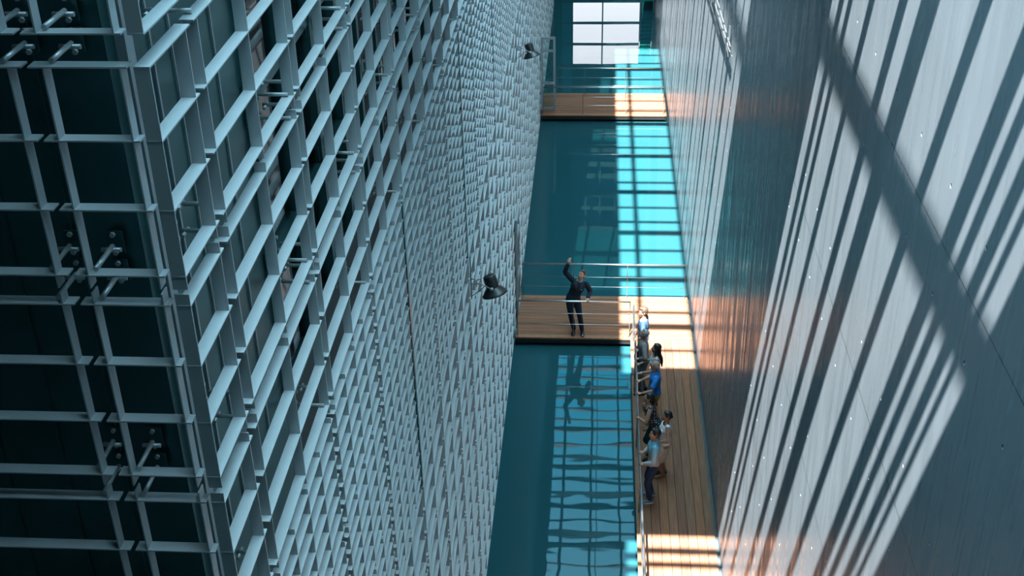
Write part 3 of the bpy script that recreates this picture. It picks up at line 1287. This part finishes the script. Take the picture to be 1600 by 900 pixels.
        limb(mb, [knee[i], knee[i].lerp(ank[i], 0.35), ank[i]], [0.053 * s, 0.054 * s, 0.035 * s])
        mb.ellipsoid(ank[i] + F * 0.06 * s - Zv * 0.052 * s, 0.038 * s, 0.115 * s, 0.030 * s, basis(F, Zv))
    sm = skin_mat('skin', skin)
    root = remeshed(mb, 'person', sm, None, 0.0075, 3, 0.4)
    root.location = loc
    tag(root, label, 'person')

    # ---- eyes, brows, lips
    for sg in (1, -1):
        b = MB()
        b.ellipsoid(hp(sg * 0.031, 0.068, 0.001), 0.0115 * s, 0.0125 * s, 0.0105 * s, HM)
        ey = b.build('eye', M['eye'], root)
        b = MB()
        b.ellipsoid(hp(sg * 0.031, 0.080, 0.001), 0.006 * s, 0.003 * s, 0.006 * s, HM)
        b.build('iris', M['black'], ey)
    if hair:
        for sg in (1, -1):
            b = MB()
            b.tube([hp(sg * 0.014, 0.086, 0.024), hp(sg * 0.032, 0.082, 0.030), hp(sg * 0.050, 0.066, 0.024)], [0.003 * s, 0.005 * s, 0.003 * s], 6)
            b.build('eyebrow', hair[1], root)
    b = MB()
    b.ellipsoid(hp(0, 0.0865, -0.056), 0.021 * s, 0.005 * s, 0.005 * s, HM)
    b.ellipsoid(hp(0, 0.0855, -0.063), 0.018 * s, 0.006 * s, 0.005 * s, HM)
    b.build('lips', M['lips'], root)

    # ---- hair
    if hair:
        style, hm = hair
        b = MB()
        if style == 'bald':
            for sg in (1, -1):
                b.ellipsoid(hp(sg * 0.068, -0.030, 0.005), 0.016 * s, 0.045 * s, 0.032 * s, HM)
            b.ellipsoid(hp(0, -0.085, -0.010), 0.062 * s, 0.026 * s, 0.034 * s, HM)
        else:
            g = 0.010 if style in ('short', 'grey') else 0.016
            b.ellipsoid(hp(0, -0.028, 0.040), (0.074 + g) * s, (0.086 + g) * s, (0.080 + g) * s, HM)
            b.ellipsoid(hp(0, -0.055, -0.005), (0.068 + g) * s, (0.045 + g) * s, (0.075 + g) * s, HM)
            b.ellipsoid(hp(0, 0.035, 0.100), 0.055 * s, 0.036 * s, (0.014 + g * 0.5) * s, HM)
            if style == 'quiff':
                b.ellipsoid(hp(0, 0.036, 0.104), 0.058 * s, 0.050 * s, 0.026 * s, HM)
            if style == 'long':
                for r_ in (-0.055, 0.0, 0.055):
                    limb(b, [hp(r_, -0.075, 0.03), hp(r_ * 1.2, -0.105, -0.10), T(0.40) - Ft * 0.13 * s + Rt * r_ * s, T(0.24) - Ft * 0.135 * s + Rt * r_ * 0.8 * s], [0.040 * s, 0.042 * s, 0.040 * s, 0.020 * s])
                for sg in (1, -1):
                    limb(b, [hp(sg * 0.078, 0.0, 0.03), hp(sg * 0.085, -0.01, -0.09), T(0.46) + Rt * sg * 0.09 * s + Ft * 0.03 * s], [0.018 * s, 0.022 * s, 0.016 * s])
            if style == 'tail':
                limb(b, [hp(0, -0.11, 0.02), hp(0, -0.145, -0.03), hp(0.02, -0.15, -0.12), hp(0.02, -0.14, -0.20)], [0.026 * s, 0.036 * s, 0.034 * s, 0.014 * s])
            if style == 'bun':
                b.ellipsoid(hp(0, -0.115, -0.02), 0.050 * s, 0.042 * s, 0.050 * s, HM)
        remeshed(b, 'hair', hm, root, 0.008, 2, 0.4)

    # ---- clothes
    for (kind, mat) in (clothes or []):
        b = MB()
        if kind in ('tshirt', 'shirt', 'jacket', 'sleeveless', 'polo'):
            g = {'jacket': 0.018, 'shirt': 0.014, 'tshirt': 0.011, 'polo': 0.013, 'sleeveless': 0.008}[kind]
            lo = -0.07 if kind in ('jacket', 'sleeveless') else -0.02
            torso(b, lo, 0.55 if kind in ('jacket', 'shirt', 'polo') else 0.505, g)
            for i in (0, 1):
                sg = 1 if i == 0 else -1
                a0 = sh[i] - Rt * sg * 0.03 * s
                if kind == 'sleeveless':
                    limb(b, [a0 - Rt * sg * 0.03 * s, a0 + Rt * sg * 0.012 * s], [0.058 * s, 0.056 * s])
                elif kind in ('tshirt', 'polo'):
                    limb(b, [a0, sh[i].lerp(elb[i], 0.35), sh[i].lerp(elb[i], 0.72)], [(0.056 + g) * s, (0.050 + g) * s, (0.050 + g) * s])
                else:
                    end = 0.97 if kind == 'jacket' else 0.93
                    limb(b, [a0, sh[i].lerp(elb[i], 0.5), elb[i]], [(0.054 + g) * s, (0.048 + g) * s, (0.042 + g) * s])
                    limb(b, [elb[i], elb[i].lerp(wr[i], 0.4), elb[i].lerp(wr[i], end * 0.97)], [(0.042 + g) * s, (0.040 + g) * s, (0.030 + g) * s])
            nm = {'tshirt': 't_shirt', 'polo': 'polo_shirt', 'sleeveless': 'sleeveless_top', 'jacket': 'jacket', 'shirt': 'shirt'}[kind]
            remeshed(b, nm, mat, root, 0.009, 4, 0.5)
        elif kind == 'collar':
            rs = []
            for h, rx, ry in ((0.500, 0.098, 0.082), (0.535, 0.080, 0.074), (0.560, 0.070, 0.067)):
                rs.append(ell_ring(T(h) + Ft * 0.008, Rt, Ft, rx * s, ry * s, 20, 2))
            b.rings(rs)
            b.build('collar', mat, root)
        elif kind == 'lapels':
            for sg in (1, -1):
                b = MB()
                rs = []
                for h, x_, f_, wd2 in ((0.545, 0.062, 0.050, 0.016), (0.50, 0.066, 0.098, 0.024), (0.42, 0.048, 0.134, 0.026), (0.33, 0.014, 0.142, 0.010)):
                    rs.append(ell_ring(T(h) + Rt * sg * x_ * s + Ft * f_ * s, Rt, Ft, wd2 * s, 0.006 * s, 12, 2))
                b.rings(rs)
                b.build('lapel', mat, root)
            b = MB()
            rs = [ell_ring(T(h) - Rt * 0.085 * s + Ft * 0.126 * s, Rt, Ft, 0.026 * s, 0.006 * s, 8, 4) for h in (0.375, 0.392)]
            b.rings(rs)
            b.build('badge', M['white_cloth'], root)
        elif kind == 'trousers':
            torso(b, -0.07, 0.08, 0.010)
            for i in (0, 1):
                limb(b, [hj[i] + Zv * 0.02, hj[i].lerp(knee[i], 0.45), knee[i]], [0.098 * s, 0.090 * s, 0.068 * s])
                limb(b, [knee[i], knee[i].lerp(ank[i], 0.4), ank[i].lerp(knee[i], 0.03)], [0.068 * s, 0.064 * s, 0.052 * s])
            remeshed(b, 'trousers', mat, root, 0.009, 4, 0.5)
        elif kind in ('skirt', 'dress_skirt'):
            ln = 0.44 if kind == 'skirt' else 0.46
            kc = (knee[0] + knee[1]) / 2
            rs = []
            for f_, rx, ry in ((-0.12, 0.140, 0.108), (0.0, 0.172, 0.128), (0.35, 0.180, 0.138), (0.7, 0.178, 0.142), (1.0, 0.182, 0.150)):
                c0 = P if f_ >= 0 else P
                cc = (T(0.10) if f_ < 0 else P.lerp(Vector((kc.x, kc.y, P.z - ln * s)), f_))
                rs.append(ell_ring(cc, Rr if f_ >= 0 else Rt, F if f_ >= 0 else Ft, rx * s, ry * s, 24, 2))
            b.rings(rs)
            b.build('skirt', mat, root)
    # ---- shoes
    if shoes:
        um, sole = shoes
        for i in (0, 1):
            toe = Quaternion(Zv, (-0.12 if i == 0 else 0.12)) @ F
            rt = toe.cross(Zv)
            base = Vector((ank[i].x, ank[i].y, 0))
            b = MB()
            rs = []
            for y_, hw_, ht in ((-0.075, 0.026, 0.060), (-0.06, 0.038, 0.100), (0.0, 0.043, 0.108), (0.06, 0.046, 0.092), (0.12, 0.049, 0.068), (0.17, 0.044, 0.050), (0.20, 0.024, 0.030)):
                c0 = base + toe * y_ * s
                ring = []
                for a in range(14):
                    an = 2 * PI * a / 14
                    ring.append(c0 + rt * hw_ * s * math.cos(an) + Zv * (0.022 + (ht - 0.022) * (0.5 + 0.5 * math.sin(an))) * s)
                rs.append(ring)
            b.rings(rs)
            so_ = b.build('shoe', um, root)
            b = MB()
            rs = []
            for z_ in (0.003, 0.026):
                ring = []
                for a in range(24):
                    an = 2 * PI * a / 24
                    yy_ = 0.0625 + 0.140 * math.sin(an)
                    wv = 0.042 + 0.006 * math.sin(an)
                    ring.append(base + toe * yy_ * s + rt * wv * math.cos(an) * s + Zv * z_ * s)
                rs.append(ring)
            b.rings(rs, True, False)
            b.build('sole', sole, so_)
    if glasses:
        b = MB()
        up = 0.0 if glasses == 'worn' else 0.105
        fw = 0.094 if glasses == 'worn' else 0.045
        for sg in (1, -1):
            pts = [hp(sg * 0.032 + 0.022 * math.cos(a * PI / 6), fw, up + 0.001 + 0.017 * math.sin(a * PI / 6)) for a in range(13)]
            b.tube(pts, 0.0028 * s, 6)
            b.tube([hp(sg * 0.054, fw, up + 0.004), hp(sg * 0.080, 0.03 if glasses == 'worn' else 0.0, up * 0.85 + 0.004), hp(sg * 0.084, -0.02, 0.004 + up * 0.6)], 0.0028 * s, 6)
        b.tube([hp(-0.010, fw, up + 0.003), hp(0.010, fw, up + 0.003)], 0.0028 * s, 6)
        b.build('glasses' if glasses == 'worn' else 'sunglasses', M['black'], root)
    if watch:
        d = (wr[1] - elb[1]).normalized()
        b = MB()
        b.tube([wr[1] - d * 0.03, wr[1] - d * 0.012], 0.034 * s, 14)
        b.build('wristwatch', M['white_cloth'], root)
    return root


M['eye'] = plain('eye_white', (0.75, 0.72, 0.68), 0.25, 0, 0.5, 0.02, 5)
M['lips'] = plain('lips', (0.36, 0.13, 0.11), 0.45, 0, 0.4, 0.05, 5)
M['white_cloth'] = cloth('white_cloth', (0.72, 0.74, 0.76), 0.05)
M['navy'] = cloth('navy_suit_cloth', (0.012, 0.022, 0.036), 0.15)
M['lapel'] = cloth('grey_blue_lapel', (0.035, 0.05, 0.075), 0.1)
M['blue_tee'] = cloth('blue_tee_cloth', (0.026, 0.055, 0.11), 0.12)
M['grey_shirt'] = cloth('grey_shirt_cloth', (0.20, 0.185, 0.19), 0.25, 60)
M['light_top'] = cloth('pale_grey_cloth', (0.42, 0.50, 0.55), 0.06)
M['bright_blue'] = cloth('bright_blue_cloth', (0.035, 0.20, 0.55), 0.08)
M['mustard'] = cloth('mustard_cloth', (0.30, 0.17, 0.05), 0.1)
M['grey_trouser'] = cloth('grey_trouser_cloth', (0.16, 0.18, 0.19), 0.1)
M['denim'] = cloth('dark_denim', (0.018, 0.035, 0.075), 0.25)
M['green_cloth'] = cloth('dark_green_cloth', (0.008, 0.045, 0.035), 0.15)
M['polka'] = dots_mat('polka_dot_cloth', (0.012, 0.014, 0.02), (0.75, 0.78, 0.8), 24, 0.27)
M['lace'] = dots_mat('cream_lace', (0.46, 0.42, 0.36), (0.66, 0.62, 0.54), 45, 0.4)
M['ombre'] = fade_mat('blue_to_grey_shirt', (0.13, 0.36, 0.46), (0.36, 0.36, 0.36), 1.18, 1.42)
M['hair_black'] = plain('black_hair', (0.012, 0.010, 0.010), 0.45, 0, 0.5, 0.3, 60)
M['hair_brown'] = plain('brown_hair', (0.06, 0.038, 0.025), 0.5, 0, 0.4, 0.3, 60)
M['hair_grey'] = plain('grey_hair', (0.32, 0.33, 0.33), 0.6, 0, 0.3, 0.3, 60)
M['leather'] = plain('black_leather', (0.012, 0.012, 0.013), 0.3, 0, 0.5, 0.1, 20)
M['sneaker'] = plain('blue_grey_sneaker', (0.10, 0.16, 0.22), 0.7, 0, 0.3, 0.3, 40)
M['sole_white'] = plain('white_sole', (0.7, 0.72, 0.72), 0.6, 0, 0.3, 0.04, 10)
M['tan'] = plain('tan_leather', (0.22, 0.12, 0.07), 0.5, 0, 0.4, 0.1, 20)

W_ = PI / 2          # body turned to face -x (the left)
RAILZ = 0.97


def rail_hand(loc, y, x=0.93, curl=1.9):
    """target for a wrist whose fingers close over the boardwalk handrail at world y"""
    return ((x + 0.085 - loc[0], y - loc[1], RAILZ + 0.045), (-1, 0.05, -0.12), (0, 0, 1), curl)


def RH(loc, y, hint, curl=1.9, x=0.93):
    a = rail_hand(loc, y, x, curl)
    return (a[0], a[1], a[2], a[3], hint)


# guide on the footbridge, leaning on the front railing, right arm raised
gl = (-0.40, 25.83, 0.0)
person(gl, 'guide in a dark suit on the footbridge raising one arm', 1.74, False, PI, lean=0.08, side=-0.30, hip=(0.115, 0.0),
       look=(-0.6, 0.30), roll=0.10,
       hands=[((-0.47 - gl[0] - 0.16, 25.70 - gl[1], 1.93), (0.15, -0.05, 1), (-0.3, -1.0, 0.1), 1.5, (-1, 0.1, -0.3)),
              ((-0.165 - gl[0], 25.60 + 0.075 - gl[1], RAILZ + 0.05), (0.1, -1, -0.15), (0, 0, 1), 1.9, (0.3, 0.9, -0.2))],
       feet=[(0.09, 0.06), (-0.11, 0.10)],
       skin=(0.50, 0.28, 0.20), clothes=[('trousers', M['navy']), ('jacket', M['navy']), ('collar', M['grey_trouser']), ('lapels', M['lapel'])],
       hair=('short', M['hair_brown']), shoes=(M['leather'], M['leather']))

# young man, front
a = (1.21, 19.52, 0.0)
person(a, 'young man in a blue to grey shirt and sneakers, nearest along the railing', 1.71, False, W_, lean=0.03,
       look=(0.25, 0.28), hands=[RH(a, 19.72, (0, 0.5, -1)), RH(a, 19.35, (0, -0.6, -1))],
       feet=[(0.12, 0.02), (-0.12, 0.05)], skin=(0.40, 0.21, 0.13),
       clothes=[('trousers', M['denim']), ('shirt', M['ombre']), ('collar', M['ombre'])], hair=('quiff', M['hair_black']), shoes=(M['sneaker'], M['sole_white']))
# woman in white top and lace skirt, standing behind him
a = (1.47, 20.30, 0.0)
person(a, 'woman in a white top and lace skirt with sunglasses on her hair', 1.58, True, W_ + 0.1, look=(0.2, 0.15),
       hands=[None, ((-0.16, -0.20, 0.98), (-0.9, 0.3, 0.1), (0, -0.4, 1), 0.9, (0.4, -0.8, -0.5))],
       feet=[(0.07, 0.0), (-0.07, 0.06)], skin=(0.30, 0.15, 0.10),
       clothes=[('sleeveless', M['white_cloth']), ('dress_skirt', M['lace'])], hair=('bun', M['hair_black']), glasses='up', shoes=(M['tan'], M['tan']))
# woman in polka dots, leaning on the rail with her chin on a hand
a = (1.28, 20.85, 0.0)
person(a, 'woman in a black polka dot top and dark green skirt leaning on the railing', 1.66, True, W_, lean=0.34, hip=(0, -0.02), look=(0.15, 0.62),
       hands=[((0.965 - a[0] + 0.06, 20.90 - a[1], 1.26), (-0.1, -0.1, 1), (-1, 0, 0.2), 1.4, (0.1, 0.6, -1)),
              ((0.90 - a[0] + 0.05, 20.82 - a[1], 1.03), (-0.5, 0.85, -0.1), (0, 0, 1), 1.0, (0.1, -0.8, -0.6))],
       feet=[(0.09, -0.02), (-0.09, 0.06)], skin=(0.40, 0.21, 0.14),
       clothes=[('skirt', M['green_cloth']), ('sleeveless', M['polka'])], hair=('tail', M['hair_black']), shoes=(M['leather'], M['leather']))
# bald man in blue polo
a = (1.33, 21.95, 0.0)
person(a, 'bald man with glasses in a bright blue polo shirt', 1.69, False, W_, lean=0.05, look=(0.1, 0.22),
       hands=[RH(a, 22.22, (0, 0.6, -1)), RH(a, 21.74, (0.1, -0.8, -0.8))],
       feet=[(0.11, 0.0), (-0.11, 0.06)], skin=(0.42, 0.23, 0.16),
       clothes=[('trousers', M['mustard']), ('polo', M['bright_blue']), ('collar', M['bright_blue'])], hair=('bald', M['hair_grey']), glasses='worn', shoes=(M['tan'], M['sole_white']))
# long haired woman
a = (1.36, 22.70, 0.0)
person(a, 'woman with long black hair in a pale sleeveless top, beside the bald man', 1.64, True, W_, lean=0.05, look=(0.1, 0.3),
       hands=[RH(a, 22.88, (0, 0.6, -1)), RH(a, 22.50, (0.1, -0.7, -0.8))],
       feet=[(0.08, 0.0), (-0.08, 0.05)], skin=(0.38, 0.20, 0.13),
       clothes=[('trousers', M['grey_trouser']), ('sleeveless', M['light_top'])], hair=('long', M['hair_black']), watch=True, shoes=(M['leather'], M['leather']))
# grey haired man
a = (1.13, 23.25, 0.0)
person(a, 'grey-haired man in a dark grey shirt gripping the railing', 1.67, False, W_, lean=0.10, look=(-0.1, 0.5),
       hands=[RH(a, 23.45, (0, 0.6, -1)), RH(a, 23.08, (0.1, -0.7, -0.9))],
       feet=[(0.10, -0.02), (-0.10, 0.04)], skin=(0.45, 0.25, 0.18),
       clothes=[('trousers', M['grey_trouser']), ('shirt', M['grey_shirt']), ('collar', M['grey_shirt'])], hair=('grey', M['hair_grey']), shoes=(M['leather'], M['leather']))
# young man in blue t-shirt
a = (1.13, 24.06, 0.0)
person(a, 'young man in a blue t-shirt at the far end of the railing', 1.74, False, W_ - 0.2, lean=0.03, look=(0.55, 0.02),
       hands=[RH(a, 24.30, (0, 0.6, -1)), RH(a, 23.90, (0.1, -0.7, -0.8))],
       feet=[(0.11, 0.0), (-0.11, 0.05)], skin=(0.30, 0.17, 0.115),
       clothes=[('trousers', M['denim']), ('tshirt', M['blue_tee'])], hair=('quiff', M['hair_brown']), shoes=(M['sneaker'], M['sole_white']))

# the small device in the guide's raised hand
t = thing('phone', 'small white and black phone held up by the guide', 'phone', (-0.60, 25.64, 2.06))
t.rotation_euler = (0.25, 0.15, 0.4)
b = MB()
b.box(-0.036, 0.036, -0.0045, 0.0045, -0.06, 0.09)
bmesh.ops.bevel(b.bm, geom=[e_ for e_ in b.bm.edges], offset=0.0035, segments=2, affect='EDGES')
b.build('body', M['black'], t)
b = MB()
b.box(-0.032, 0.032, -0.0062, -0.0044, -0.05, 0.08)
b.build('screen', M['white_cloth'], t)
